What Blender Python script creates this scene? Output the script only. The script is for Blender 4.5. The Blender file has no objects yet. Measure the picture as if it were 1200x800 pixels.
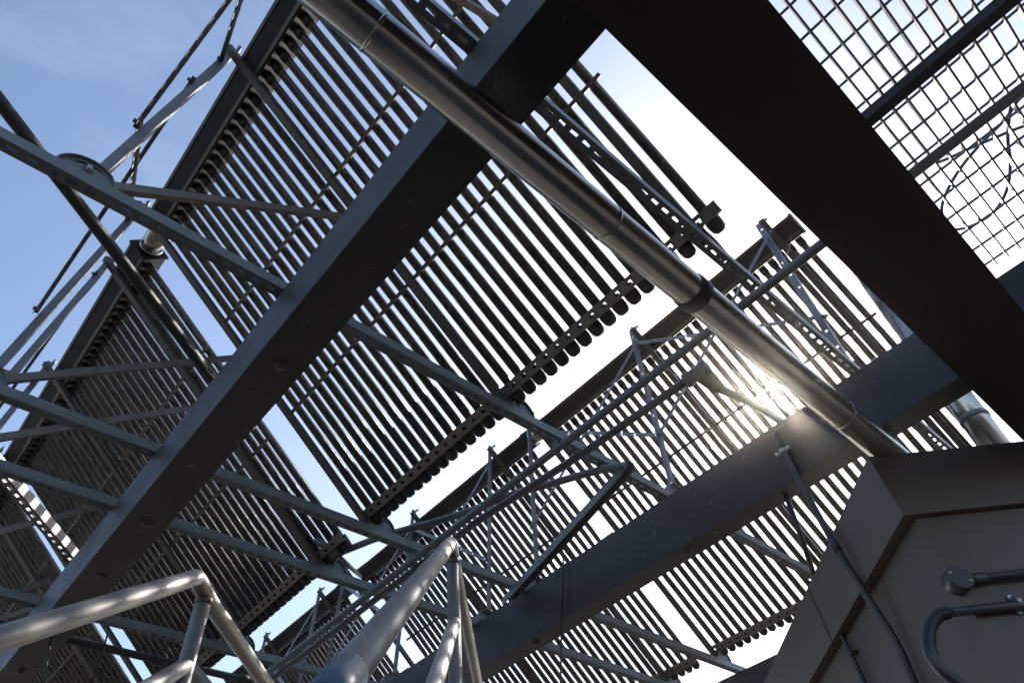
import bpy, bmesh, math, random
import numpy as np
from mathutils import Vector, Matrix
random.seed(7)
SC = bpy.context.scene
COL = SC.collection
R = math.radians

# ---------------------------------------------------------------- camera (eye at the world origin, X and Y along the steel grid)
CR = Vector((0.75090181, -0.65488547, -0.08527311))
CU = Vector((-0.45357625, -0.60525692, 0.65416561))
CF = Vector((0.48001569, 0.45253628, 0.75152901))
FOC = 795.98
cam = bpy.data.cameras.new('camera')
cam.sensor_width = 36.0
cam.lens = FOC / 1200 * 36
cam.clip_start = 0.02
cam.clip_end = 5000
cob = bpy.data.objects.new('camera', cam)
COL.objects.link(cob)
m = Matrix((CR, CU, -CF)).transposed().to_4x4()
cob.matrix_world = m
SC.camera = cob
GROUND = -1.7

def ray(x, y):
    return (CR * (x - 600) - CU * (y - 400) + CF * FOC).normalized()
def at_z(x, y, z):
    d = ray(x, y); return d * (z / d.z)
def at_x(x, y, X):
    d = ray(x, y); return d * (X / d.x)
def at_y(x, y, Y):
    d = ray(x, y); return d * (Y / d.y)

SUN = ray(908, 460)
SUN_EL = math.asin(SUN.z); SUN_AZ = math.atan2(SUN.y, SUN.x)

# ---------------------------------------------------------------- materials
MATS = {}
def new_mat(name):
    mt = bpy.data.materials.new(name); mt.use_nodes = True
    nt = mt.node_tree
    for n in list(nt.nodes): nt.nodes.remove(n)
    out = nt.nodes.new('ShaderNodeOutputMaterial')
    return mt, nt, out
def surf(name, base, rough=0.5, metal=0.0, var=0.25, scale=8.0, spec=0.5, bump=0.0, bscale=60.0, stretch=(1, 1, 1), stain=None, stain_amt=0.0, rvar=0.12, scratch=None):
    mt, nt, out = new_mat(name)
    N = nt.nodes.new; Lk = nt.links.new
    bs = N('ShaderNodeBsdfPrincipled'); Lk(bs.outputs[0], out.inputs[0])
    tc = N('ShaderNodeTexCoord'); mp = N('ShaderNodeMapping'); mp.inputs['Scale'].default_value = stretch
    Lk(tc.outputs['Object'], mp.inputs[0])
    oi = N('ShaderNodeObjectInfo')
    nz = N('ShaderNodeTexNoise'); nz.noise_dimensions = '4D'
    nz.inputs['Scale'].default_value = scale; nz.inputs['Detail'].default_value = 6; nz.inputs['Roughness'].default_value = 0.65
    Lk(mp.outputs[0], nz.inputs['Vector'])
    mw = N('ShaderNodeMath'); mw.operation = 'MULTIPLY'; mw.inputs[1].default_value = 37.0
    Lk(oi.outputs['Random'], mw.inputs[0]); Lk(mw.outputs[0], nz.inputs['W'])
    cr = N('ShaderNodeMapRange'); cr.inputs['From Min'].default_value = 0.3; cr.inputs['From Max'].default_value = 0.7
    cr.inputs['To Min'].default_value = 1 - var; cr.inputs['To Max'].default_value = 1 + var
    Lk(nz.outputs['Fac'], cr.inputs['Value'])
    mx = N('ShaderNodeMix'); mx.data_type = 'RGBA'; mx.blend_type = 'MULTIPLY'; mx.inputs['Factor'].default_value = 1
    mx.inputs['A'].default_value = (*base, 1)
    Lk(cr.outputs[0], mx.inputs['B'])
    col = mx.outputs['Result']
    if stain:
        n2 = N('ShaderNodeTexNoise'); n2.inputs['Scale'].default_value = scale * 0.6; n2.inputs['Detail'].default_value = 8
        Lk(mp.outputs[0], n2.inputs['Vector'])
        r2 = N('ShaderNodeMapRange'); r2.inputs['From Min'].default_value = 0.52; r2.inputs['From Max'].default_value = 0.72
        r2.inputs['To Max'].default_value = stain_amt; Lk(n2.outputs['Fac'], r2.inputs['Value'])
        m2 = N('ShaderNodeMix'); m2.data_type = 'RGBA'; Lk(r2.outputs[0], m2.inputs['Factor'])
        Lk(col, m2.inputs['A']); m2.inputs['B'].default_value = (*stain, 1); col = m2.outputs['Result']
    if scratch:
        n3 = N('ShaderNodeTexNoise'); n3.inputs['Scale'].default_value = 5; n3.inputs['Detail'].default_value = 5; n3.inputs['Distortion'].default_value = 0.6
        m3 = N('ShaderNodeMapping'); m3.inputs['Scale'].default_value = scratch[1]
        Lk(tc.outputs['Object'], m3.inputs[0]); Lk(m3.outputs[0], n3.inputs['Vector'])
        r3 = N('ShaderNodeMapRange'); r3.inputs['From Min'].default_value = 0.66; r3.inputs['From Max'].default_value = 0.72
        r3.inputs['To Max'].default_value = scratch[2]; Lk(n3.outputs['Fac'], r3.inputs['Value'])
        m4 = N('ShaderNodeMix'); m4.data_type = 'RGBA'; Lk(r3.outputs[0], m4.inputs['Factor'])
        Lk(col, m4.inputs['A']); m4.inputs['B'].default_value = (*scratch[0], 1); col = m4.outputs['Result']
    Lk(col, bs.inputs['Base Color'])
    rr = N('ShaderNodeMapRange'); rr.inputs['From Min'].default_value = 0.3; rr.inputs['From Max'].default_value = 0.7
    rr.inputs['To Min'].default_value = max(0.03, rough - rvar); rr.inputs['To Max'].default_value = min(1, rough + rvar)
    Lk(nz.outputs['Fac'], rr.inputs['Value']); Lk(rr.outputs[0], bs.inputs['Roughness'])
    bs.inputs['Metallic'].default_value = metal
    bs.inputs['Specular IOR Level'].default_value = spec
    if bump:
        n4 = N('ShaderNodeTexNoise'); n4.inputs['Scale'].default_value = bscale; n4.inputs['Detail'].default_value = 4
        Lk(mp.outputs[0], n4.inputs['Vector'])
        bp = N('ShaderNodeBump'); bp.inputs['Strength'].default_value = bump; bp.inputs['Distance'].default_value = 0.002
        Lk(n4.outputs['Fac'], bp.inputs['Height']); Lk(bp.outputs[0], bs.inputs['Normal'])
    MATS[name] = mt
    return mt

surf('painted_beam', (0.040, 0.037, 0.038), 0.48, 0, 0.2, 4, bump=0.15, bscale=150, scratch=((0.22, 0.23, 0.24), (5.0, 4.0, 16.0), 0.6))
surf('black_beam', (0.046, 0.040, 0.036), 0.6, 0, 0.2, 4, spec=0.3, bump=0.15, bscale=150)
surf('galvanised', (0.175, 0.195, 0.195), 0.5, 0.12, 0.22, 22, bump=0.08, bscale=90, stretch=(0.35, 1, 1))
surf('bright_zinc', (0.42, 0.44, 0.46), 0.36, 0.7, 0.2, 30, bump=0.05, stain=(0.20, 0.13, 0.09), stain_amt=0.5)
surf('leg_zinc', (0.21, 0.21, 0.22), 0.42, 0.35, 0.12, 12, stain=(0.16, 0.11, 0.085), stain_amt=0.55)
surf('brown_aluminium', (0.10, 0.085, 0.072), 0.42, 0.5, 0.2, 20, stain=(0.16, 0.10, 0.07), stain_amt=0.4)
surf('manifold_paint', (0.016, 0.0125, 0.010), 0.6, 0.0, 0.25, 5, spec=0.2, bump=0.1, stain=(0.03, 0.022, 0.018), stain_amt=0.4)
surf('collar_brown', (0.022, 0.016, 0.012), 0.65, 0.0, 0.3, 20)
surf('dull_rail', (0.085, 0.072, 0.060), 0.45, 0.3, 0.2, 20)
surf('rail_aluminium', (0.20, 0.17, 0.145), 0.45, 0.5, 0.2, 20)
surf('steel_jacket', (0.52, 0.50, 0.47), 0.25, 1.0, 0.35, 6, bump=0.14, bscale=25, stretch=(0.25, 1, 1), stain=(0.16, 0.13, 0.10), stain_amt=0.7)
surf('handrail_steel', (0.28, 0.272, 0.260), 0.48, 0.55, 0.15, 16, bump=0.12, bscale=110, stain=(0.30, 0.26, 0.22), stain_amt=0.5)
surf('weld_burn', (0.17, 0.12, 0.10), 0.5, 0.6, 0.35, 60)
surf('pipe_grey', (0.13, 0.14, 0.15), 0.45, 0.2, 0.2, 14, bump=0.08)
surf('dark_pipe', (0.045, 0.045, 0.043), 0.68, 0.0, 0.2, 14)
surf('cabinet_paint', (0.125, 0.102, 0.088), 0.55, 0, 0.12, 3, bump=0.10, bscale=220, stain=(0.05, 0.045, 0.042), stain_amt=0.5, scratch=((0.10, 0.09, 0.085), (1.5, 1.5, 12), 0.25))
surf('blue_tape', (0.045, 0.085, 0.12), 0.4, 0, 0.3, 25)
surf('rubber', (0.018, 0.018, 0.018), 0.6, 0, 0.2, 20)
surf('conduit_pvc', (0.045, 0.047, 0.052), 0.4, 0, 0.15, 20)
surf('grating_zinc', (0.30, 0.28, 0.26), 0.5, 0.5, 0.25, 30)
surf('cap_rubber', (0.020, 0.018, 0.017), 0.65, 0, 0.2, 20)
surf('ground_gravel', (0.070, 0.060, 0.050), 0.95, 0, 0.35, 3, bump=0.5, bscale=40)
surf('bolt_steel', (0.10, 0.095, 0.09), 0.45, 0.6, 0.2, 30)

# evacuated tube: thin clear glass and the dark coated absorber inside
def make_glass():
    mt, nt, out = new_mat('tube_glass')
    N = nt.nodes.new; Lk = nt.links.new
    tr = N('ShaderNodeBsdfTransparent'); tr.inputs[0].default_value = (0.93, 0.93, 0.92, 1)
    gl = N('ShaderNodeBsdfGlossy'); gl.inputs['Roughness'].default_value = 0.10
    fr = N('ShaderNodeFresnel'); fr.inputs['IOR'].default_value = 1.35
    mx = N('ShaderNodeMixShader'); Lk(fr.outputs[0], mx.inputs[0]); Lk(tr.outputs[0], mx.inputs[1]); Lk(gl.outputs[0], mx.inputs[2])
    # dust on the glass
    tc = N('ShaderNodeTexCoord'); mp = N('ShaderNodeMapping'); mp.inputs['Scale'].default_value = (4, 30, 30)
    nz = N('ShaderNodeTexNoise'); nz.inputs['Scale'].default_value = 1.6; nz.inputs['Detail'].default_value = 8
    Lk(tc.outputs['Object'], mp.inputs[0]); Lk(mp.outputs[0], nz.inputs[0])
    mr = N('ShaderNodeMapRange'); mr.inputs['From Min'].default_value = 0.42; mr.inputs['From Max'].default_value = 0.75; mr.inputs['To Max'].default_value = 0.16
    Lk(nz.outputs['Fac'], mr.inputs[0])
    df = N('ShaderNodeBsdfDiffuse'); df.inputs[0].default_value = (0.10, 0.085, 0.07, 1)
    m2 = N('ShaderNodeMixShader'); Lk(mr.outputs[0], m2.inputs[0]); Lk(mx.outputs[0], m2.inputs[1]); Lk(df.outputs[0], m2.inputs[2])
    Lk(m2.outputs[0], out.inputs[0]); MATS['tube_glass'] = mt
make_glass()
def make_absorber():
    mt, nt, out = new_mat('absorber')
    N = nt.nodes.new; Lk = nt.links.new
    bs = N('ShaderNodeBsdfPrincipled'); Lk(bs.outputs[0], out.inputs[0])
    tc = N('ShaderNodeTexCoord'); mp = N('ShaderNodeMapping'); mp.inputs['Scale'].default_value = (14, 90, 90); mp.inputs['Rotation'].default_value = (0, 0, 0.12)
    nz = N('ShaderNodeTexNoise'); nz.inputs['Scale'].default_value = 1.0; nz.inputs['Detail'].default_value = 6; nz.inputs['Distortion'].default_value = 1.5
    Lk(tc.outputs['Object'], mp.inputs[0]); Lk(mp.outputs[0], nz.inputs[0])
    nz.noise_dimensions = '4D'; oi = N('ShaderNodeObjectInfo'); mw = N('ShaderNodeMath'); mw.operation = 'MULTIPLY'; mw.inputs[1].default_value = 91.0
    Lk(oi.outputs['Random'], mw.inputs[0]); Lk(mw.outputs[0], nz.inputs['W'])
    cr = N('ShaderNodeValToRGB'); cr.color_ramp.elements[0].position = 0.40; cr.color_ramp.elements[0].color = (0.075, 0.066, 0.056, 1)
    cr.color_ramp.elements[1].position = 0.74; cr.color_ramp.elements[1].color = (0.46, 0.41, 0.34, 1)
    Lk(nz.outputs['Fac'], cr.inputs[0]); Lk(cr.outputs[0], bs.inputs['Base Color'])
    bs.inputs['Roughness'].default_value = 0.28
    bp = N('ShaderNodeBump'); bp.inputs['Strength'].default_value = 0.35; bp.inputs['Distance'].default_value = 0.002
    Lk(nz.outputs['Fac'], bp.inputs['Height']); Lk(bp.outputs[0], bs.inputs['Normal'])
    MATS['absorber'] = mt
make_absorber()

# ---------------------------------------------------------------- mesh helpers
def NB(): return bmesh.new()
def frame(d, hint=Vector((0, 0, 1))):
    d = d.normalized()
    if abs(d.dot(hint)) > 0.98: hint = Vector((1, 0, 0))
    s = hint.cross(d).normalized(); u = d.cross(s).normalized()
    return d, s, u
def hexa(bm, P):
    vs = [bm.verts.new(p) for p in P]
    for f in ((0, 3, 2, 1), (4, 5, 6, 7), (0, 1, 5, 4), (1, 2, 6, 5), (2, 3, 7, 6), (3, 0, 4, 7)):
        bm.faces.new([vs[i] for i in f])
def box(bm, lo, hi):
    x0, y0, z0 = lo; x1, y1, z1 = hi
    hexa(bm, [(x0, y0, z0), (x1, y0, z0), (x1, y1, z0), (x0, y1, z0), (x0, y0, z1), (x1, y0, z1), (x1, y1, z1), (x0, y1, z1)])
def bar(bm, a, b, w, h, hint=Vector((0, 0, 1))):
    a = Vector(a); b = Vector(b); d, s, u = frame(b - a, hint)
    P = []
    for e in (-h / 2, h / 2):
        P += [a - s * w / 2 + u * e, b - s * w / 2 + u * e, b + s * w / 2 + u * e, a + s * w / 2 + u * e]
    P = [P[0], P[1], P[2], P[3], P[4], P[5], P[6], P[7]]
    hexa(bm, P)
def tube(bm, pts, r, seg=14, cap=True, radii=None):
    pts = [Vector(p) for p in pts]; n = len(pts); rings = []
    d0 = (pts[1] - pts[0]).normalized(); _, s, u = frame(d0)
    for i, p in enumerate(pts):
        if i == 0: t = d0
        elif i == n - 1: t = (pts[-1] - pts[-2]).normalized()
        else: t = ((pts[i] - pts[i - 1]).normalized() + (pts[i + 1] - pts[i]).normalized()).normalized()
        s = (s - t * s.dot(t)).normalized(); u = t.cross(s)
        k = 1.0
        if 0 < i < n - 1:
            c = (pts[i] - pts[i - 1]).normalized().dot(t); k = 1.0 / max(0.6, c)
        rr = radii[i] if radii else r
        rings.append([bm.verts.new(p + (s * math.cos(2 * math.pi * j / seg) + u * math.sin(2 * math.pi * j / seg)) * rr * (1 if k < 1.02 else (1 + (k - 1) * 0.5))) for j in range(seg)])
    for i in range(n - 1):
        for j in range(seg):
            f = bm.faces.new((rings[i][j], rings[i][(j + 1) % seg], rings[i + 1][(j + 1) % seg], rings[i + 1][j])); f.smooth = True
    if cap:
        bm.faces.new(list(reversed(rings[0]))); bm.faces.new(rings[-1])
def arc(pts, rad, n=6):
    """round the inner corners of a polyline"""
    pts = [Vector(p) for p in pts]; out = [pts[0]]
    for i in range(1, len(pts) - 1):
        a, b, c = pts[i - 1], pts[i], pts[i + 1]
        e1 = (a - b); e2 = (c - b); k = min(rad, e1.length * 0.45, e2.length * 0.45)
        p0 = b + e1.normalized() * k; p1 = b + e2.normalized() * k
        for j in range(n + 1):
            t = j / n; out.append(p0 * (1 - t) ** 2 + b * 2 * t * (1 - t) + p1 * t * t)
    out.append(pts[-1]); return out
def spline(pts, n=8):
    pts = [Vector(p) for p in pts]; P = [pts[0] * 2 - pts[1]] + pts + [pts[-1] * 2 - pts[-2]]; out = []
    for i in range(1, len(P) - 2):
        for j in range(n):
            t = j / n; a, b, c, d = P[i - 1:i + 3]
            out.append(0.5 * ((2 * b) + (c - a) * t + (2 * a - 5 * b + 4 * c - d) * t * t + (3 * b - a - 3 * c + d) * t ** 3))
    out.append(pts[-1]); return out
def plate(bm, o, ux, uy, xs, ys, hole, t):
    """flat plate o + x*ux + y*uy, cells marked by hole(i, j) left open, thickness t along ux x uy"""
    o = Vector(o); ux = Vector(ux).normalized(); uy = Vector(uy).normalized(); un = ux.cross(uy)
    V = {}
    def v(i, j, k):
        if (i, j, k) not in V: V[(i, j, k)] = bm.verts.new(o + ux * xs[i] + uy * ys[j] + un * (t * k))
        return V[(i, j, k)]
    nx, ny = len(xs) - 1, len(ys) - 1
    solid = lambda i, j: 0 <= i < nx and 0 <= j < ny and not hole(i, j)
    for i in range(nx):
        for j in range(ny):
            if not solid(i, j): continue
            bm.faces.new((v(i, j, 1), v(i + 1, j, 1), v(i + 1, j + 1, 1), v(i, j + 1, 1)))
            bm.faces.new((v(i, j, 0), v(i, j + 1, 0), v(i + 1, j + 1, 0), v(i + 1, j, 0)))
            if not solid(i - 1, j): bm.faces.new((v(i, j, 0), v(i, j, 1), v(i, j + 1, 1), v(i, j + 1, 0)))
            if not solid(i + 1, j): bm.faces.new((v(i + 1, j, 0), v(i + 1, j + 1, 0), v(i + 1, j + 1, 1), v(i + 1, j, 1)))
            if not solid(i, j - 1): bm.faces.new((v(i, j, 0), v(i + 1, j, 0), v(i + 1, j, 1), v(i, j, 1)))
            if not solid(i, j + 1): bm.faces.new((v(i, j + 1, 0), v(i, j + 1, 1), v(i + 1, j + 1, 1), v(i + 1, j + 1, 0)))
def slots(L, pitch, sl, start=None):
    """x boundaries of a slotted strip; odd cells are slots"""
    xs = [0.0]; x = pitch - sl if start is None else start
    while x + sl < L - 0.005:
        xs += [x, x + sl]; x += pitch
    xs.append(L); return xs
def slotted(bm, a, b, w, t, pitch, sl, sw, hint=Vector((0, 0, 1)), flip=1):
    a = Vector(a); b = Vector(b); d, s, u = frame(b - a, hint)
    xs = slots((b - a).length, pitch, sl)
    ys = [-w / 2, -sw / 2, sw / 2, w / 2]
    plate(bm, a, d, s * flip, xs, ys, lambda i, j: j == 1 and i % 2 == 1, t)
def dome(bm, c, n, r, h, seg=12):
    c = Vector(c); d, s, u = frame(Vector(n)); prev = None
    for k in range(5):
        a = k / 4 * math.pi / 2
        ring = [bm.verts.new(c + d * h * math.sin(a) + (s * math.cos(2 * math.pi * j / seg) + u * math.sin(2 * math.pi * j / seg)) * r * max(0.02, math.cos(a))) for j in range(seg)]
        if prev:
            for j in range(seg):
                f = bm.faces.new((prev[j], prev[(j + 1) % seg], ring[(j + 1) % seg], ring[j])); f.smooth = True
        prev = ring
    bm.faces.new(prev)

def obj(name, bm, mat, parent=None, origin=None, bevel=0.0):
    """link the bmesh as ONE mesh object; geometry is given in world (or the parent's local) coordinates"""
    if bevel:
        bmesh.ops.bevel(bm, geom=[e for e in bm.edges if e.calc_face_angle(0) > 0.6], offset=bevel, segments=3, affect='EDGES', profile=0.5)
    if origin is not None:
        bmesh.ops.translate(bm, verts=bm.verts, vec=-Vector(origin))
    bmesh.ops.recalc_face_normals(bm, faces=bm.faces)
    me = bpy.data.meshes.new(name); bm.to_mesh(me); bm.free()
    me.materials.append(MATS[mat] if isinstance(mat, str) else mat)
    o = bpy.data.objects.new(name, me); COL.objects.link(o)
    if parent is not None: o.parent = parent
    elif origin is not None: o.location = origin
    return o
def tag(o, label, cat, group=None):
    o['label'] = label; o['category'] = cat
    if group: o['group'] = group
    return o
def thing(name, label, cat, loc=(0, 0, 0), rot=(0, 0, 0), group=None):
    o = bpy.data.objects.new(name, None); COL.objects.link(o); o.empty_display_size = 0.1
    o.location = loc; o.rotation_euler = rot
    return tag(o, label, cat, group)
def copy_tree(o, parent=None):
    c = o.copy(); COL.objects.link(c)
    if parent is not None: c.parent = parent
    for ch in list(o.children): copy_tree(ch, c)
    return c
def part(name, bm, mat, root, bevel=0.0):
    """part given in world coordinates under an unrotated thing"""
    return obj(name, bm, mat, root, origin=root.location, bevel=bevel)

# ---------------------------------------------------------------- setting: ground and sky
b = NB(); S = 600
n = 1
vs = [b.verts.new(p) for p in ((-S, -S, GROUND), (S, -S, GROUND), (S, S, GROUND), (-S, S, GROUND))]; b.faces.new(vs)
g = obj('ground', b, 'ground_gravel'); g['kind'] = 'structure'

w = bpy.data.worlds.new('World'); SC.world = w; w.use_nodes = True
nt = w.node_tree
for nd in list(nt.nodes): nt.nodes.remove(nd)
N = nt.nodes.new; Lk = nt.links.new
out = N('ShaderNodeOutputWorld')
sky = N('ShaderNodeTexSky'); sky.sky_type = 'NISHITA'; sky.sun_disc = False
sky.sun_elevation = SUN_EL; sky.sun_rotation = math.pi / 2 - SUN_AZ
sky.altitude = 200; sky.air_density = 1.0; sky.dust_density = 1.5; sky.ozone_density = 0.8
bg = N('ShaderNodeBackground'); bg.inputs[1].default_value = 0.15
tc = N('ShaderNodeTexCoord')
# thin high cloud
mp = N('ShaderNodeMapping'); mp.inputs['Scale'].default_value = (1.2, 2.6, 3.2); mp.inputs['Rotation'].default_value = (0.3, 0.5, 0.4)
Lk(tc.outputs['Generated'], mp.inputs[0])
nz = N('ShaderNodeTexNoise'); nz.inputs['Scale'].default_value = 2.3; nz.inputs['Detail'].default_value = 7; nz.inputs['Roughness'].default_value = 0.6; nz.inputs['Distortion'].default_value = 0.7
Lk(mp.outputs[0], nz.inputs['Vector'])
mr = N('ShaderNodeMapRange'); mr.inputs['From Min'].default_value = 0.55; mr.inputs['From Max'].default_value = 0.85; mr.inputs['To Max'].default_value = 0.06
Lk(nz.outputs['Fac'], mr.inputs['Value'])
cl = N('ShaderNodeMix'); cl.data_type = 'RGBA'; cl.inputs['B'].default_value = (8.5, 8.6, 8.8, 1)
Lk(mr.outputs[0], cl.inputs['Factor']); Lk(sky.outputs[0], cl.inputs['A'])
# the bright glare of the sun itself and the white aureole of hazy air round it (a function of direction only)
dt = N('ShaderNodeVectorMath'); dt.operation = 'DOT_PRODUCT'; dt.inputs[1].default_value = SUN
nrm = N('ShaderNodeVectorMath'); nrm.operation = 'NORMALIZE'
Lk(tc.outputs['Generated'], nrm.inputs[0]); Lk(nrm.outputs[0], dt.inputs[0])
mxz = N('ShaderNodeMath'); mxz.operation = 'MAXIMUM'; mxz.inputs[1].default_value = 0; Lk(dt.outputs['Value'], mxz.inputs[0])
acc = None
for p, k in ((14000, 4000.0), (900, 60.0), (12, 1.1)):
    pw = N('ShaderNodeMath'); pw.operation = 'POWER'; pw.inputs[1].default_value = p; Lk(mxz.outputs[0], pw.inputs[0])
    ml = N('ShaderNodeMath'); ml.operation = 'MULTIPLY'; ml.inputs[1].default_value = k; Lk(pw.outputs[0], ml.inputs[0])
    if acc is None: acc = ml
    else:
        ad = N('ShaderNodeMath'); ad.operation = 'ADD'; Lk(acc.outputs[0], ad.inputs[0]); Lk(ml.outputs[0], ad.inputs[1]); acc = ad
gm = N('ShaderNodeMix'); gm.data_type = 'RGBA'; gm.blend_type = 'MULTIPLY'; gm.inputs['Factor'].default_value = 1
gm.inputs['A'].default_value = (1.0, 0.97, 0.93, 1); Lk(acc.outputs[0], gm.inputs['B'])
sm = N('ShaderNodeMix'); sm.data_type = 'RGBA'; sm.blend_type = 'ADD'; sm.inputs['Factor'].default_value = 1
Lk(cl.outputs['Result'], sm.inputs['A']); Lk(gm.outputs['Result'], sm.inputs['B'])
Lk(sm.outputs['Result'], bg.inputs[0]); Lk(bg.outputs[0], out.inputs[0])

# even volume round everything, added for the glow round the sun; scatters sunlight forwards
b = NB(); box(b, (-620, -620, GROUND - 1.0), (620, 620, 3.75))
hm = bpy.data.materials.new('glow_haze'); hm.use_nodes = True; hn = hm.node_tree
for nd in list(hn.nodes): hn.nodes.remove(nd)
ho = hn.nodes.new('ShaderNodeOutputMaterial'); hv = hn.nodes.new('ShaderNodeVolumePrincipled')
hv.inputs['Color'].default_value = (1.0, 0.90, 0.80, 1); hv.inputs['Density'].default_value = 0.0022; hv.inputs['Anisotropy'].default_value = 0.962
hn.links.new(hv.outputs[0], ho.inputs['Volume'])
hz = obj('glow_haze', b, hm); hz['kind'] = 'stuff'

sl = bpy.data.lights.new('sun', 'SUN'); sl.energy = 3.2; sl.angle = R(0.53); sl.color = (1.0, 0.95, 0.87)
so = bpy.data.objects.new('sun', sl); COL.objects.link(so)
so.rotation_euler = SUN.to_track_quat('Z', 'Y').to_euler()

# ---------------------------------------------------------------- main steel beams
ZS0, ZS1 = 1.810, 1.851           # underside and top of the strut channels
def beam(name, label, lo, hi, mat, bolts=(), group='dark steel beams carrying the collector array', bev=0.013):
    t = thing(name, label, 'beam', ((lo[0] + hi[0]) / 2, (lo[1] + hi[1]) / 2, lo[2]), group=group)
    b = NB(); box(b, lo, hi); part('box_section', b, mat, t, bevel=bev)
    for p in bolts:
        q = NB(); dome(q, (p[0], p[1], p[2]), (0, 0, -1), 0.016, 0.012)
        tube(q, [(p[0], p[1], p[2] - 0.0), (p[0], p[1], p[2] - 0.003)], 0.022, 16)
        part('bolt_head', q, 'bolt_steel', t)
    return t
beam('steel_beam', 'long dark grey steel beam running diagonally under the big tube panel, bolts along its underside', (0.420, -0.60, 1.558), (0.562, 9, 1.808), 'painted_beam',
     [(0.495, y * 1.035, 1.558) for y in (1.39, 2.34, 2.76, 3.70, 4.70)])
beam('steel_beam', 'dark grey steel beam in front of the sun, passing above the metal cabinet', (2.342, -2.2, 1.550), (2.450, 9, 1.808), 'painted_beam',
     [(2.388, y, 1.55) for y in (0.42, 1.38, 2.352)])
beam('steel_beam', 'farthest dark steel beam, low behind the metal cabinet under the right tube panels', (4.245, -2.2, 1.550), (4.36, 9, 1.808), 'painted_beam')
beam('crossbeam', 'very wide black crossbeam seen from straight below, beside the steel grating', (-1.4, -0.113, 1.200), (6.5, 0.097, 1.548), 'black_beam')

# ---------------------------------------------------------------- strut channels along X
STRUT = [0.40, 1.385, 2.366, 2.787, 3.730, 4.700, 5.120, 6.080]
SLAB = ['slotted grey steel channel seen from below beside the big insulated pipe',
        'grey steel channel crossing the whole picture in front of the largest tube panel',
        'grey channel below the left corner of the largest tube panel, upper of close pair',
        'grey steel channel in front of the second left tube panel, lower of a close pair',
        'grey steel channel passing low behind the short bent handrail at bottom left',
        'grey steel channel at the very bottom left behind the handrail']
for i, y in enumerate(STRUT[:6]):
    x0, x1 = -1.7, 4.75
    if i == 5: x0 = -0.9
    b = NB()
    xs = slots(x1 - x0, 0.05, 0.028)
    plate(b, (x0, y, ZS0), (1, 0, 0), (0, 1, 0), xs, [-0.0205, -0.007, 0.007, 0.0205], lambda a, c: c == 1 and a % 2 == 1, 0.0025)
    for s in (-1, 1):
        ya = y + s * 0.0205; yb = y + s * 0.018
        box(b, (x0, min(ya, yb), ZS0 + 0.0027), (x1, max(ya, yb), ZS1))
        yc = y + s * 0.0178; yd = y + s * 0.011
        box(b, (x0, min(yc, yd), ZS1 - 0.0022), (x1, max(yc, yd), ZS1 - 0.0002))
    o = obj('strut_channel', b, 'galvanised', origin=(0.5, y, ZS0))
    tag(o, SLAB[i], 'steel channel', 'slotted steel channels lying across the beams')

# ---------------------------------------------------------------- tube collectors
TILT = R(42); ROWX = (0.097, 2.757); ROWZ = 3.094
C = Vector((math.cos(TILT), 0, -math.sin(TILT))); NN = Vector((math.sin(TILT), 0, math.cos(TILT)))
PITCH = 0.0625; NT = 33; PW = PITCH * (NT - 1)
def plane_pt(row, y, s, n=0.0):
    return Vector((ROWX[row], y, ROWZ)) + C * s + NN * n
def collector_master(label, loc):
    root = thing('solar_collector', label, 'solar collector', loc, (0, TILT, 0), 'tube collectors in two tilted rows')
    # local axes: x down the tubes, y along the row, z up off the tubes
    b = NB(); box(b, (-0.125, -0.040, -0.040), (-0.002, PW + 0.040, 0.085)); mb = obj('manifold_box', b, 'manifold_paint', root, bevel=0.006)
    q = NB(); box(q, (-0.1285, -0.038, -0.0435), (-0.113, PW + 0.038, -0.0405)); box(q, (-0.030, -0.038, -0.0435), (-0.012, PW + 0.038, -0.0405)); obj('edge_trim', q, 'brown_aluminium', mb)
    for yy in (-0.0465, PW + 0.0465):
        q = NB(); box(q, (-0.134, yy - 0.006, -0.049), (0.004, yy + 0.006, 0.094)); obj('end_cap', q, 'manifold_paint', mb)
    b = NB()                                                 # slotted rail holding the tube ends
    xs = slots(PW + 0.10, PITCH, 0.022, 0.05 + PITCH / 2 - 0.011)
    plate(b, (1.742, -0.05, -0.036), (0, 1, 0), (-1, 0, 0), xs, [-0.022, -0.007, 0.007, 0.022], lambda i, j: j == 1 and i % 2 == 1, 0.003)
    for e in (-0.022, 0.0195): box(b, (1.742 + e, -0.05, -0.0327), (1.742 + e + 0.0025, PW + 0.05, -0.012))
    obj('foot_rail', b, 'rail_aluminium', root)
    for s in (0.575, 1.14):
        b = NB(); box(b, (s - 0.0075, -0.045, -0.040), (s + 0.0075, PW + 0.045, -0.030)); obj('cross_rail', b, 'brown_aluminium', root)
    proto = None
    for k in range(NT):
        if proto is None:
            b = NB(); tube(b, [(0.02, 0, 0), (1.745, 0, 0)], 0.0188, 18, cap=False); proto = obj('glass_tube', b, 'tube_glass', root)
            b = NB(); tube(b, [(0.001, 0, 0), (1.74, 0, 0)], 0.0162, 14, cap=True); obj('absorber', b, 'absorber', proto)
            b = NB(); tube(b, [(-0.001, 0, 0), (0.020, 0, 0), (0.022, 0, 0), (0.052, 0, 0)], 0.03, 16, radii=[0.0215, 0.0220, 0.0230, 0.0218]); obj('collar', b, 'collar_brown', proto)
            b = NB(); tube(b, [(1.738, 0, 0), (1.784, 0, 0), (1.803, 0, 0), (1.814, 0, 0)], 0.03, 16, radii=[0.0275, 0.0275, 0.0245, 0.0135]); obj('rubber_foot', b, 'cap_rubber', proto)
        else:
            c = copy_tree(proto, root); c.location = (0, k * PITCH, 0)
    return root
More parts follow.
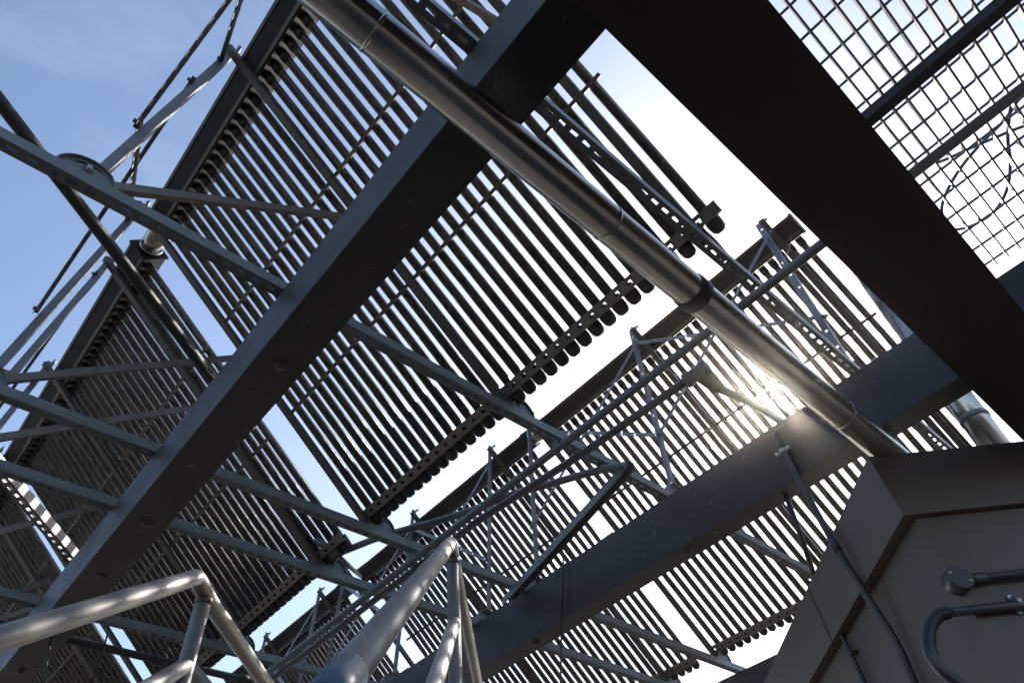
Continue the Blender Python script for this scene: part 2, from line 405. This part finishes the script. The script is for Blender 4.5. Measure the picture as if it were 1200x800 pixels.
PAN = [(0, 0.345, 'largest dark tube collector, at the top centre behind the diagonal steel beam'),
       (0, 2.615, 'tube collector left of the largest one, its header ending in a silver pipe stub'),
       (0, 4.940, 'tube collector at the far left edge behind the slotted sunlit channel'),
       (1, 0.32275, 'brightest tube collector at right, with the sun shining between its tubes'),
       (1, 2.560, 'tube collector in the lower middle behind the upright handrail post'),
       (1, 4.960, 'small far tube collector low at the bottom centre, behind the two thin conduits'),]
first = None
for k, (row, y, lab) in enumerate(PAN):
    loc = (ROWX[row], y, ROWZ)
    if first is None: first = collector_master(lab, loc); o = first
    else: o = copy_tree(first); o.location = loc
    o['label'] = lab

# silver stubs joining neighbouring headers
for (row, y0, y1, lab) in ((0, 0.345 + PW, 2.615, 'silver pipe stub between the headers of the two largest left collectors'),
                           (0, 2.615 + PW, 4.94, 'silver pipe stub between the headers of the two leftmost collectors'),
                           (1, 0.32275 + PW, 2.56, 'silver pipe stub between the headers of the sunlit collector and its neighbour')):
    b = NB(); p0 = plane_pt(row, y0 + 0.054, -0.064, 0.022); p1 = plane_pt(row, y1 - 0.054, -0.064, 0.022)
    tube(b, [p0, p1], 0.056, 24)
    mid = (p0 + p1) / 2
    for f in (0.12, 0.88):
        q = p0.lerp(p1, f); tube(b, [q - Vector((0, 0.008, 0)), q + Vector((0, 0.008, 0))], 0.059, 24)
    tag(obj('header_stub', b, 'steel_jacket', origin=mid), lab, 'pipe', 'silver stubs between collector headers')

# ---------------------------------------------------------------- support frames
BX, BZ = -0.20, 1.853             # back foot, relative to row 1
TOP = plane_pt(0, 0, -0.20, 0.0)  # leg top
def leg_pt(row, y, t):
    dx = ROWX[row] - ROWX[0]
    return Vector((BX + dx, y, BZ + 0.045)).lerp(Vector((TOP.x + dx, y, TOP.z)), t)
def bracket(b, x, y, z):
    """half-round clamp plate with a hole, standing on the channel along X"""
    n = 14; ro, ri = 0.075, 0.027
    outer = []; inner = []
    for k in range(n + 1):
        a = math.pi * k / n; outer.append((math.cos(a) * ro, math.sin(a) * ro)); 
        a2 = a; inner.append((math.cos(a2) * ri, 0.034 + math.sin(2 * a2 - math.pi / 2) * 0))
    # plate ring: outer half-round, inner round hole centred 0.034 above the channel
    hole = [(math.cos(math.pi * (2 * k / (2 * n)) * 2 - math.pi / 2) * ri, 0.036 + math.sin(math.pi * (2 * k / (2 * n)) * 2 - math.pi / 2) * ri) for k in range(2 * n)]
    out2 = []
    for k in range(2 * n):
        a = 2 * math.pi * k / (2 * n) - math.pi / 2
        dx_, dz_ = math.cos(a), math.sin(a)
        t = ro
        # ray from the hole centre to the half-round outline (or its flat base)
        lo, hi = 0.0, 0.2
        for _ in range(24):
            mid = (lo + hi) / 2; px, pz = dx_ * mid, 0.036 + dz_ * mid
            if pz >= 0 and px * px + pz * pz <= ro * ro: lo = mid
            else: hi = mid
        out2.append((dx_ * lo, 0.036 + dz_ * lo))
    m = 2 * n; th = 0.005
    A = [[b.verts.new((x + p[0], y + e, z + p[1])) for p in out2] for e in (-th, th)]
    B = [[b.verts.new((x + dxy[0], y + e, z + dxy[1])) for dxy in hole] for e in (-th, th)]
    for k in range(m):
        k2 = (k + 1) % m
        b.faces.new((A[0][k], A[0][k2], B[0][k2], B[0][k])); b.faces.new((A[1][k], B[1][k], B[1][k2], A[1][k2]))
        b.faces.new((A[0][k], A[1][k], A[1][k2], A[0][k2])); b.faces.new((B[0][k], B[0][k2], B[1][k2], B[1][k]))
    # rolled rim over the outline
    rim = [(x + math.cos(math.pi * k / 16) * (ro + 0.002), z + math.sin(math.pi * k / 16) * (ro + 0.002)) for k in range(17)]
    for k in range(16):
        p0 = Vector((rim[k][0], y, rim[k][1])); p1 = Vector((rim[k + 1][0], y, rim[k + 1][1]))
        bar(b, p0, p1, 0.030, 0.004, Vector((p0.x - x, 0, p0.z - z)).normalized() if k not in (0, 15) else Vector((1, 0, 0.2)))
def frame_master(row, y, label):
    t = thing('support_frame', label, 'support frame', (ROWX[0] + 0.6, y, ZS1), group='triangular collector support frames')
    b = NB(); a = plane_pt(0, y, -0.205, -0.062); e = plane_pt(0, y, 1.775, -0.062)
    bar(b, a, e, 0.034, 0.0025, NN)
    for s in (-1, 1):
        off = Vector((0, s * 0.0158, 0)) + NN * 0.0113
        bar(b, a + off, e + off, 0.0024, 0.0195, NN)
    part('mounting_rail', b, 'dull_rail', t)
    b = NB(); p0 = leg_pt(0, y + 0.028, -0.02) + Vector((0.035, 0, 0)); p1 = leg_pt(0, y + 0.028, 1.0)
    d, s_, u_ = frame(p1 - p0, Vector((1, 0, 0)))
    y0 = Vector((0, 0.0, 0))
    L = (p1 - p0).length; xs = slots(L, 0.118, 0.013)
    plate(b, p0, d, (0, 1, 0), xs, [-0.019, -0.006, 0.006, 0.019], lambda i, j: j == 1 and i % 2 == 1, 0.003)
    for q in (-0.0175,):
        o2 = Vector((0, q, 0)) + d.cross(Vector((0, 1, 0))) * 0.0165
        bar(b, p0 + o2, p1 + o2, 0.0265, 0.003, Vector((0, 1, 0)))
    part('back_leg', b, 'leg_zinc', t)
    b = NB(); bar(b, Vector((BX + 0.03, y + 0.021, BZ + 0.030)), plane_pt(0, y + 0.021, 0.77, -0.088), 0.006, 0.032, Vector((0, 0, 1))); 
    bar(b, Vector((BX + 0.03, y + 0.034, BZ + 0.0163)), plane_pt(0, y + 0.034, 0.77, -0.1017), 0.020, 0.0045, Vector((0, 0, 1)))
    part('mid_brace', b, 'rail_aluminium', t)
    b = NB(); bracket(b, 1.452, y + 0.0, ZS1 + 0.002); part('front_clamp', b, 'galvanised', t)
    b = NB(); bracket(b, BX, y - 0.0, ZS1 + 0.002); part('back_clamp', b, 'galvanised', t)
    b = NB(); tube(b, [(BX, y - 0.02, ZS1 + 0.038), (BX, y + 0.03, ZS1 + 0.038)], 0.008, 6)
    tube(b, [TOP + Vector((0, y - 0.028, -0.012)), TOP + Vector((0, y + 0.028, -0.012))], 0.009, 6)
    part('pivot_bolt', b, 'bright_zinc', t)
    return t
FL = {0: ['right end of the largest tube collector', 'middle of the largest tube collector', 'left end of the largest tube collector',
          'right end of the collector with the silver stub', 'middle of the collector with the silver stub', 'left end of the collector with the silver stub',
          'right end of the far left collector'],
      1: ['right end of the sunlit collector beside the black crossbeam', 'middle of the sunlit collector', 'left end of the sunlit collector',
          'right end of the lower middle collector', 'middle of the lower middle collector', 'left end of the lower middle collector',
          'right end of the small far collector', 'middle of the small far collector']}
fm = None; DXR = ROWX[1] - ROWX[0]
for row in (0, 1):
    for i in range(7 if row == 0 else 8):
        lab = 'triangular metal frame under the ' + FL[row][i]
        if fm is None: fm = frame_master(0, STRUT[0], lab); o = fm
        else: o = copy_tree(fm)
        o.location = (ROWX[0] + 0.6 + row * DXR, STRUT[i], ZS1); o['label'] = lab

# thin perforated cross braces between neighbouring back legs
def brace(row, i, j, ti, tj, label):
    off = Vector((-0.020, 0, 0.004))
    a = leg_pt(row, STRUT[i], ti) + off; e = leg_pt(row, STRUT[j], tj) + off
    if ti > tj: a += Vector((-0.004, 0, 0)); e += Vector((-0.004, 0, 0))
    d = (e - a).normalized(); a = a - d * 0.02; e = e + d * 0.02
    t = thing('cross_brace', label, 'brace', a, group='thin perforated braces between the back legs')
    b = NB(); slotted(b, a, e, 0.022, 0.0025, 0.055, 0.016, 0.0075, Vector((1, 0, 0)))
    dd_, ss_, uu_ = frame(e - a, Vector((1, 0, 0)))
    fo = ss_ * 0.0105 + uu_ * 0.0076
    bar(b, a + fo, e + fo, 0.0022, 0.0145, Vector((1, 0, 0)))
    part('perforated_strip', b, 'leg_zinc', t)
    for p in (a + d * 0.02, e - d * 0.02):
        b = NB(); tube(b, [p + Vector((-0.009, 0, 0)), p + Vector((0.008, 0, 0))], 0.0085, 6); part('bolt', b, 'bolt_steel', t)
UP, LO = 0.86, 0.27
BL = {(0, 0): 'big collector, between its right and middle frames', (0, 1): 'big collector, between its middle and left frames',
      (0, 3): 'collector with the silver stub, between its right and middle frames', (0, 4): 'collector with the silver stub, between its middle and left frames',
      (1, 0): 'sunlit collector, between its right and middle frames', (1, 1): 'sunlit collector, between its middle and left frames',
      (1, 3): 'lower middle collector, between its right and middle frames', (1, 4): 'lower middle collector, between its middle and left frames',
      (1, 6): 'small far collector'}
for (row, i), txt in BL.items():
    u2 = 0.62 if (row, i) == (0, 1) else UP
    brace(row, i, i + 1, u2, LO, 'thin strip falling leftward behind ' + txt)
    brace(row, i, i + 1, LO, UP, 'thin strip rising leftward behind ' + txt)

# ---------------------------------------------------------------- big insulated pipe with collars
def pipe_pt(X):
    r = X  # angle drifts a little along the run
    f = (X - 0.1) / 2.1
    y = 0.410 + 0.006 * f; z = y * math.tan(R(73.85 - 1.45 * f))
    return Vector((X, y, z))
t = thing('insulated_pipe', 'thick metal jacketed pipe with seams and a dark collar, crossing diagonally under the beams', 'pipe', pipe_pt(0.9))
b = NB(); tube(b, [pipe_pt(x) for x in (-0.9, -0.4, 0.1, 0.6, 1.1, 1.6, 2.1, 2.6, 3.2)], 0.0458, 32); part('jacket', b, 'steel_jacket', t)
def pipe_x(px, py):
    best = min((abs((lambda q: (600 + FOC * q.dot(CR) / q.dot(CF) - px))(pipe_pt(0.002 * k))), 0.002 * k) for k in range(-100, 1500)); return best[1]
for px in (437, 712, 985):
    X = pipe_x(px, 0); b = NB(); d = (pipe_pt(X + .05) - pipe_pt(X)).normalized()
    tube(b, [pipe_pt(X) - d * 0.004, pipe_pt(X) + d * 0.004], 0.0472, 32); part('seam_band', b, 'steel_jacket', t)
X = pipe_x(812, 0); b = NB(); d = (pipe_pt(X + .05) - pipe_pt(X)).normalized()
tube(b, [pipe_pt(X) - d * 0.02, pipe_pt(X) + d * 0.02], 0.0495, 32); part('collar', b, 'dark_pipe', t)
X = pipe_x(437, 0) - 0.06; b = NB(); tube(b, [pipe_pt(X) - d * 0.035, pipe_pt(X) + d * 0.035], 0.0465, 32)
b.free()
b = NB()
pts = [pipe_pt(x) + Vector((0, -0.0335, 0.0345)) for x in [0.1 + 0.05 * k for k in range(50)]]
for i in range(0, 49): bar(b, pts[i], pts[i + 1], 0.006, 0.005)
part('lap_seam', b, 'bright_zinc', t)
# hangers from the beams
for X in (0.48, 2.39):
    p = pipe_pt(X); b = NB()
    tube(b, [p + Vector((0, 0, 0.045)), (p.x, p.y, 1.57)], 0.005, 8)
    part('hanger_rod', b, 'bright_zinc', t)

# ---------------------------------------------------------------- thin pipes along the rows
tw = thing('conduit_pipe', 'upper of two thin parallel grey pipes crossing the right collectors', 'pipe', (1.64, 3, 1.75), group='two thin parallel pipes')
b = NB(); tube(b, [(1.655, -2.2, 1.75), (1.63, 3, 1.75), (1.615, 8.5, 1.75)], 0.0165, 14); part('pipe_run', b, 'pipe_grey', tw)
for y in (1.385, 2.366, 2.787, 3.73):
    b = NB(); tube(b, [(1.642, y - 0.008, 1.75), (1.642, y + 0.008, 1.75)], 0.0195, 14); bar(b, (1.642, y, 1.765), (1.642, y, 1.8085), 0.02, 0.004)
    part('pipe_clip', b, 'galvanised', tw)
pT = at_z(816, 438, 1.72)
tw = thing('conduit_pipe', 'lower of two thin parallel grey pipes, ending in a fat tee joint near the sun', 'pipe', pT, group='two thin parallel pipes')
b = NB(); p1 = at_z(680, 533, 1.735); p2 = at_z(560, 610, 1.74); p3 = at_z(320, 794, 1.75)
tube(b, [pT, p1, p2, p3, p3 + (p3 - p2) * 1.2], 0.0160, 14); part('pipe_run', b, 'pipe_grey', tw)
b = NB(); d = (p1 - pT).normalized()
tube(b, [pT - d * 0.052, pT - d * 0.048, pT - d * 0.030, pT - d * 0.026, pT + d * 0.026, pT + d * 0.030, pT + d * 0.048, pT + d * 0.052], 0.03, 18, radii=[0.02, 0.030, 0.030, 0.026, 0.026, 0.030, 0.030, 0.02])
q2 = at_z(836, 452, 1.71); tube(b, [pT, q2, q2 + (q2 - pT) * 0.1], 0.022, 16)
part('tee_joint', b, 'pipe_grey', tw)
b = NB(); tube(b, arc([pT, q2, at_z(882, 473, 1.78), at_z(930, 503, 1.88), at_z(960, 525, 1.93)], 0.05), 0.0165, 14); part('branch_pipe', b, 'pipe_grey', tw)

# curved hose and its fittings at the corner of the second left collector
t = thing('curved_hose', 'curved grey hose sweeping from the collector corner across the two thin pipes', 'hose', at_z(402, 646, 1.92))
hp = [at_z(388, 650, 1.90), at_z(404, 645, 1.90), at_z(440, 631, 1.91), at_z(476, 620, 1.905), at_z(514, 610, 1.90), at_z(552, 598, 1.89), at_z(604, 578, 1.87), at_z(644, 567, 1.85), at_z(697, 552, 1.80), at_z(732, 545, 1.76)]
b = NB(); tube(b, spline(hp), 0.0165, 14); part('hose_run', b, 'pipe_grey', t)
b = NB(); f0 = at_z(392, 648, 1.90)
tube(b, [f0 + Vector((0, -0.05, 0)), f0 + Vector((0, -0.045, 0)), f0 + Vector((0, 0.02, 0)), f0 + Vector((0, 0.025, 0))], 0.03, 12, radii=[0.02, 0.03, 0.03, 0.02])
tube(b, [f0, f0 + Vector((0, 0, 0.09))], 0.012, 10); tube(b, [f0 + Vector((0, 0, 0.08)), f0 + Vector((0, 0, 0.10))], 0.022, 8)
tube(b, [f0, f0 + Vector((-0.10, 0.03, 0.06))], 0.018, 10)
part('valve_body', b, 'bolt_steel', t)
b = NB(); tube(b, [f0, plane_pt(1, 4.60, -0.06, -0.045)], 0.0150, 12); part('branch_pipe', b, 'dark_pipe', t)

# slim pipe low at left, along X
yy = 3.9; zz = yy * math.tan(R(24.44))
b = NB(); tube(b, [(-1.4, yy, zz), (1.1, yy, zz), (4.2, yy, zz)], 0.019, 14)
tube(b, [at_y(285, 795, yy) - Vector((0.03, 0, 0)), at_y(285, 795, yy) + Vector((0.03, 0, 0))], 0.024, 14)
tag(obj('slim_pipe', b, 'dark_pipe', origin=(1, yy, zz)), 'slim dark pipe running low behind the bottom left handrail', 'pipe')

# dark round brace pipe at upper left
a = at_z(8, 130, 1.93); e = at_z(240, 432, 1.93); d = (e - a).normalized()
b = NB(); tube(b, [a - d * 1.6, e + d * 0.35], 0.0195, 16)
tag(obj('brace_pipe', b, 'dark_pipe', origin=a), 'dark round pipe sloping down from the upper left edge, behind the long channel', 'pipe')

# slotted sunlit channel at far left and the black cable from its end
a = at_z(-8, 548, 1.93); e = at_z(86, 660, 1.93); d = (e - a).normalized()
b = NB(); xs_ = slots((e - a).length + 0.4, 0.05, 0.024); sd = Vector((0, 0, 1)).cross(d)
plate(b, a - d * 0.4, d, sd, xs_, [-0.024, -0.008, 0.008, 0.024], lambda i, j: j == 1 and i % 2 == 1, 0.0025)
for s in (-1, 1): bar(b, a - d * 0.4 + sd * s * 0.0228 + Vector((0, 0, 0.0245)), e + sd * s * 0.0228 + Vector((0, 0, 0.0245)), 0.0024, 0.0435)
tag(obj('slotted_channel', b, 'leg_zinc', origin=a), 'short bright slotted channel in sunlight at the left edge', 'steel channel')
def cable(label, pts, r, mat='rubber', name='cable'):
    b = NB(); tube(b, spline(pts, 6), r, 8); return tag(obj(name, b, mat, origin=pts[0]), label, 'cable')
c0 = e + Vector((0, 0, 0.0))
cable('black cable hanging from the bright slotted channel in front of the steel beam', [c0, c0 + (at_z(70, 700, 1.75) - c0) * 0.98, at_z(57, 760, 1.50), at_z(52, 800, 1.30), at_z(49, 840, 1.15)], 0.0055)
# diagonal brace channel between two channels beside the sunny beam
a = at_z(738, 541, 1.788); e = at_z(592, 702, 1.788); d = (e - a).normalized(); sd = Vector((0, 0, 1)).cross(d)
b = NB(); bar(b, a, e, 0.041, 0.0025)
for s in (-1, 1): bar(b, a + sd * s * 0.0193 + Vector((0, 0, -0.0195)), e + sd * s * 0.0193 + Vector((0, 0, -0.0195)), 0.0024, 0.036)
tag(obj('brace_channel', b, 'galvanised', origin=a), 'short grey channel slanting down to the top of the beam left of the sun', 'steel channel')
# thin cables hanging at the beam in front of the sun
q = Vector((2.335, 1.80, 1.56))
p = at_x(660, 655, 2.325); cable('thin black cable hanging down the face of the beam left of the sun', [p + Vector((0, 0, 0.16)), p, at_x(658, 730, 2.32), at_x(657, 800, 2.325), at_x(656, 850, 2.33)], 0.0042)
cable('thin drooping black cable below the bottom left handrail end', [at_z(128, 735, 1.80), at_z(121, 760, 1.70), at_z(108, 800, 1.6), at_z(100, 830, 1.55)], 0.0045)

# silver vertical pipe beyond the sunny beam at right
t = thing('silver_pipe', 'silver insulated downpipe with a strap, between beam and black crossbeam at right', 'pipe', at_x(1122, 466, 3.0))
a = at_x(1017, 322, 2.95); e = at_x(1166, 523, 3.0); d = (e - a).normalized()
b = NB(); tube(b, [a - d * 0.5, e + d * 0.8], 0.056, 28); part('jacket', b, 'steel_jacket', t)
m_ = at_x(1142, 492, 3.0); k = a + d * (m_ - a).dot(d); b = NB(); tube(b, [k - d * 0.012, k + d * 0.012], 0.060, 28); part('strap', b, 'galvanised', t)

# green wire loop at the top of the right frame
L0 = leg_pt(1, STRUT[0], 1.0)
cable('thin wire loop at the top of the frame beside the black crossbeam', [L0, at_y(905, 257, .36), at_y(918, 262, .34), at_y(927, 280, .34), at_y(922, 298, .36), at_y(912, 312, .385)], 0.0018, 'pipe_grey', 'wire')

# ---------------------------------------------------------------- grating walkway, its bearers and a coil of cable
t = thing('steel_grating', 'open steel grating panel overhead at top right, sky showing through', 'grating', (1.4, -0.9, 1.85))
b = NB(); X0, X1, Y0, Y1 = 0.25, 2.335, -1.66, -0.122
k = 0; y = Y1
while y > Y0:
    box(b, (X0, y - 0.003, 1.850), (X1, y + 0.003, 1.880)); y -= 0.0412
part('bearing_bars', b, 'grating_zinc', t)
b = NB(); x = X0 + 0.058
while x < X1:
    tube(b, [(x, Y0, 1.8768), (x, Y1 + 0.01, 1.8768)], 0.0042, 8); x += 0.1012
part('cross_rods', b, 'grating_zinc', t)
b = NB(); box(b, (1.42, -2.2, 1.808), (1.455, -0.118, 1.846)); tag(obj('grating_bearer', b, 'painted_beam', origin=(1.43, -1, 1.82), bevel=0.003), 'dark square bar crossing under the grating at top right', 'bar')
rng = random.Random(3)
loopz = 1.90
lp = [(1072, 194), (1100, 190), (1130, 177), (1160, 164), (1200, 148), (1235, 140)]
cable('grey cable lying nearly straight on top of the grating', [at_z(x, y, loopz) for x, y in lp], 0.0050, 'pipe_grey')
lp = [(1215, 100), (1193, 118), (1178, 140), (1150, 168), (1125, 198), (1108, 228), (1104, 250), (1116, 268), (1140, 264), (1165, 248), (1180, 222), (1184, 190), (1181, 160), (1186, 120), (1200, 95)]
cable('grey cable coiled in a long loop on top of the grating', [at_z(x, y, loopz + 0.014) for x, y in lp], 0.0050, 'pipe_grey')

# ---------------------------------------------------------------- handrails at the head of a stair
PA = Vector((0.511, 1.713, 1.0)) * 0.95; PB = Vector((0.967, 1.223, 1.0)) * 1.05
RD = ray(584, 565); HD = Vector((0.694, 0.720, 0)).normalized()
def handrail(P, label, post_off, r, drop):
    t = thing('handrail', label, 'handrail', (P.x, P.y, GROUND), group='two stair handrails')
    el = P + HD * 0.055 + Vector((0, 0, -0.012))
    b = NB(); pts = arc([P - RD * 2.4, P, P + HD * 0.10 + Vector((0, 0, -0.01)), P + HD * 3.0 + Vector((0, 0, -0.01))], 0.014, 4)
    tube(b, pts, r, 24); part('top_rail', b, 'handrail_steel', t)
    pp = P + HD * post_off
    b = NB(); tube(b, [(pp.x, pp.y, P.z - 0.028), (pp.x, pp.y, GROUND)], r * 0.94, 24); part('post', b, 'handrail_steel', t)
    b = NB(); tube(b, [(pp.x, pp.y, P.z - 0.020), (pp.x, pp.y, P.z - 0.036)], r * 1.03, 24); part('weld_seam', b, 'weld_burn', t)
    lo = Vector((pp.x, pp.y, P.z - drop))
    b = NB(); tube(b, [lo - RD * 0.0, lo - RD * 2.2], r * 0.9, 24)
    tube(b, [lo, lo + HD * 2.8], r * 0.9, 24)
    part('middle_rail', b, 'handrail_steel', t)
    return t
handrail(PA, 'galvanised stair handrail at bottom left, bending down at its top end', 0.07, 0.0205, 0.185)
hB = handrail(PB, 'galvanised stair handrail at bottom centre, pointing up towards the tube panels', 0.05, 0.0180, 0.20)
b = NB(); tube(b, [PB - RD * 1.30, PB - RD * 1.40], 0.0187, 24); part('tape_band', b, 'blue_tape', hB)

# ---------------------------------------------------------------- metal cabinet
CC = at_z(1017, 535, 1.28)
EB = Vector((math.cos(R(46)), math.sin(R(46)), 0)); EA = Vector((math.cos(R(-44)), math.sin(R(-44)), 0))
def prism(bm, o, la, lb, z0, z1):
    P = [o, o + EA * la, o + EA * la + EB * lb, o + EB * lb]
    hexa(bm, [(p.x, p.y, z0) for p in P] + [(p.x, p.y, z1) for p in P])
t = thing('metal_cabinet', 'large grey sheet metal cabinet with an overhanging top rim at lower right', 'cabinet', (CC.x, CC.y, GROUND))
o0 = Vector((CC.x, CC.y, 0))
b = NB(); prism(b, o0, 2.4, 1.9, 1.062, 1.28); part('roof_rim', b, 'cabinet_paint', t, bevel=0.003)
b = NB(); prism(b, o0 + EA * 0.040 + EB * 0.022, 2.33, 1.85, GROUND, 1.060); part('body', b, 'cabinet_paint', t, bevel=0.003)
b = NB(); prism(b, o0 + EA * 0.95 + EB * 0.0185, 0.006, 0.003, GROUND, 1.058); part('panel_joint', b, 'rubber', t)
b = NB(); prism(b, o0 + EA * -0.002 + EB * 0.80, 0.0018, 0.004, 1.064, 1.278); part('rim_joint', b, 'rubber', t)
# points on the two visible body faces
def on_face(x, y, face, gap=0.0):
    d = ray(x, y); nrm_ = -EB if face == 'right' else -EA
    q = o0 + EA * 0.040 + EB * 0.022 + nrm_ * gap
    return d * (q.dot(nrm_) / d.dot(nrm_))
# junction box and cable conduits on the right face
jc = on_face(1119, 684, 'right', 0.0)
t = thing('junction_box', 'round dark junction box on the cabinet wall with a conduit leaving to the right', 'junction box', jc)
b = NB(); tube(b, [jc + EB * 0.003, jc - EB * 0.036, jc - EB * 0.040], 0.03, 24, radii=[0.034, 0.034, 0.032]); part('round_box', b, 'conduit_pvc', t)
b = NB()
for s in (-1, 1):
    p = jc - EB * 0.0405 + EA * 0.020 * s - Vector((0, 0, 0.014 * s)); dome(b, p, -EB, 0.0045, 0.003, 8)
part('screw', b, 'bright_zinc', t)
b = NB(); p0 = jc - EB * 0.020 + EA * 0.032
tube(b, [p0, p0 + EA * 0.02, p0 + EA * 0.021, p0 + EA * 0.045], 0.015, 14, radii=[0.015, 0.015, 0.0135, 0.0135])
tube(b, [p0 + EA * 0.03, p0 + EA * 1.2], 0.0112, 14); part('conduit', b, 'conduit_pvc', t)
fp = [on_face(1235, 704, 'right', 0.018), on_face(1160, 712, 'right', 0.018), on_face(1114, 717, 'right', 0.018)]
fl = [on_face(1111, 717, 'right', 0.018), on_face(1098, 722, 'right', 0.02), on_face(1090, 736, 'right', 0.022), on_face(1089, 754, 'right', 0.022), on_face(1094, 772, 'right', 0.022), on_face(1106, 787, 'right', 0.02), on_face(1124, 800, 'right', 0.018), on_face(1150, 822, 'right', 0.018)]
t = thing('flexible_conduit', 'ribbed black conduit bending down the cabinet wall below the junction box', 'conduit', fp[2])
b = NB(); tube(b, fp, 0.0125, 14); part('straight_conduit', b, 'conduit_pvc', t)
b = NB(); sp = spline(fl, 14); rad = [0.0162 if k % 2 else 0.0118 for k in range(len(sp))]; tube(b, sp, 0.0155, 12, radii=rad); part('ribbed_hose', b, 'conduit_pvc', t)
b = NB(); cp = on_face(1188, 709, 'right', 0.0)
tube(b, [cp - EB * 0.018 - EA * 0.006, cp - EB * 0.018 + EA * 0.006], 0.0155, 14)
for s in (-1, 1): tube(b, [cp + Vector((0, 0, 0.020 * s)), cp - EB * 0.008 + Vector((0, 0, 0.020 * s))], 0.007, 8)
part('saddle_clip', b, 'bright_zinc', t)
# conduits coming down from the beam
f1 = at_z(917, 529, 1.60)
d1 = [at_z(912, 512, 1.68)]
def on_rim(x, y, gap):
    d = ray(x, y); q = o0 - EA * gap; return d * (q.dot(-EA) / d.dot(-EA))
p_a = Vector((2.330, at_x(914, 520, 2.330).y, at_x(914, 520, 2.330).z))
pts = [at_x(908, 508, 2.325), at_x(918, 529, 2.325), on_rim(975, 632, 0.03), on_face(1012, 692, 'left', 0.05), on_face(1050, 752, 'left', 0.025), on_face(1074, 806, 'left', 0.02), on_face(1090, 850, 'left', 0.02)]
t = thing('cable_conduit', 'thicker dark conduit coming down from the beam in front of the cabinet corner', 'conduit', pts[1], group='two conduits beside the cabinet')
b = NB(); tube(b, spline(pts, 6), 0.0125, 14); part('conduit_run', b, 'conduit_pvc', t)
b = NB(); c_ = pts[1]; d_ = (pts[2] - pts[1]).normalized(); tube(b, [c_ - d_ * 0.008, c_ + d_ * 0.008], 0.016, 14)
for s in (-1, 1): tube(b, [c_ + Vector((0, 0.026 * s, 0)), c_ + Vector((-0.012, 0.026 * s, 0))], 0.008, 10)
part('saddle_clip', b, 'bright_zinc', t)
b = NB(); c_ = on_rim(980, 642, 0.03) * 1.0; tube(b, [pts[2] + d_ * 0.0, pts[2] + d_ * 0.05], 0.0150, 14); part('coupling', b, 'conduit_pvc', t)
pt2 = [at_x(919, 575, 2.40), at_x(940, 632, 2.42), at_z(960, 692, 1.27)]
pts = [on_face(975, 720, 'left', 0.016), on_face(984, 738, 'left', 0.016), on_face(1000, 772, 'left', 0.016), on_face(1016, 805, 'left', 0.016), on_face(1040, 850, 'left', 0.016)]
t = thing('cable_conduit', 'thinner dark conduit dropping from the beam onto the cabinet roof, running on below its rim', 'conduit', pts[1], group='two conduits beside the cabinet')
b = NB(); tube(b, spline(pt2, 6), 0.0105, 12); part('upper_run', b, 'conduit_pvc', t)
b = NB(); tube(b, spline(pts, 6), 0.0095, 12); part('lower_run', b, 'conduit_pvc', t)
b = NB(); c_ = on_face(1004, 763, 'left', 0.0); tube(b, [c_, c_ - EA * 0.03], 0.008, 10); part('clip', b, 'conduit_pvc', t)

# ---------------------------------------------------------------- render settings
SC.render.engine = 'CYCLES'
SC.cycles.max_bounces = 8; SC.cycles.transparent_max_bounces = 24; SC.cycles.diffuse_bounces = 4; SC.cycles.glossy_bounces = 4
SC.cycles.caustics_reflective = False; SC.cycles.caustics_refractive = False
SC.cycles.sample_clamp_indirect = 6
SC.cycles.use_denoising = True
SC.view_settings.view_transform = 'Standard'; SC.view_settings.look = 'None'
SC.view_settings.exposure = 0.8; SC.view_settings.gamma = 1.0
SC.view_settings.use_curve_mapping = False
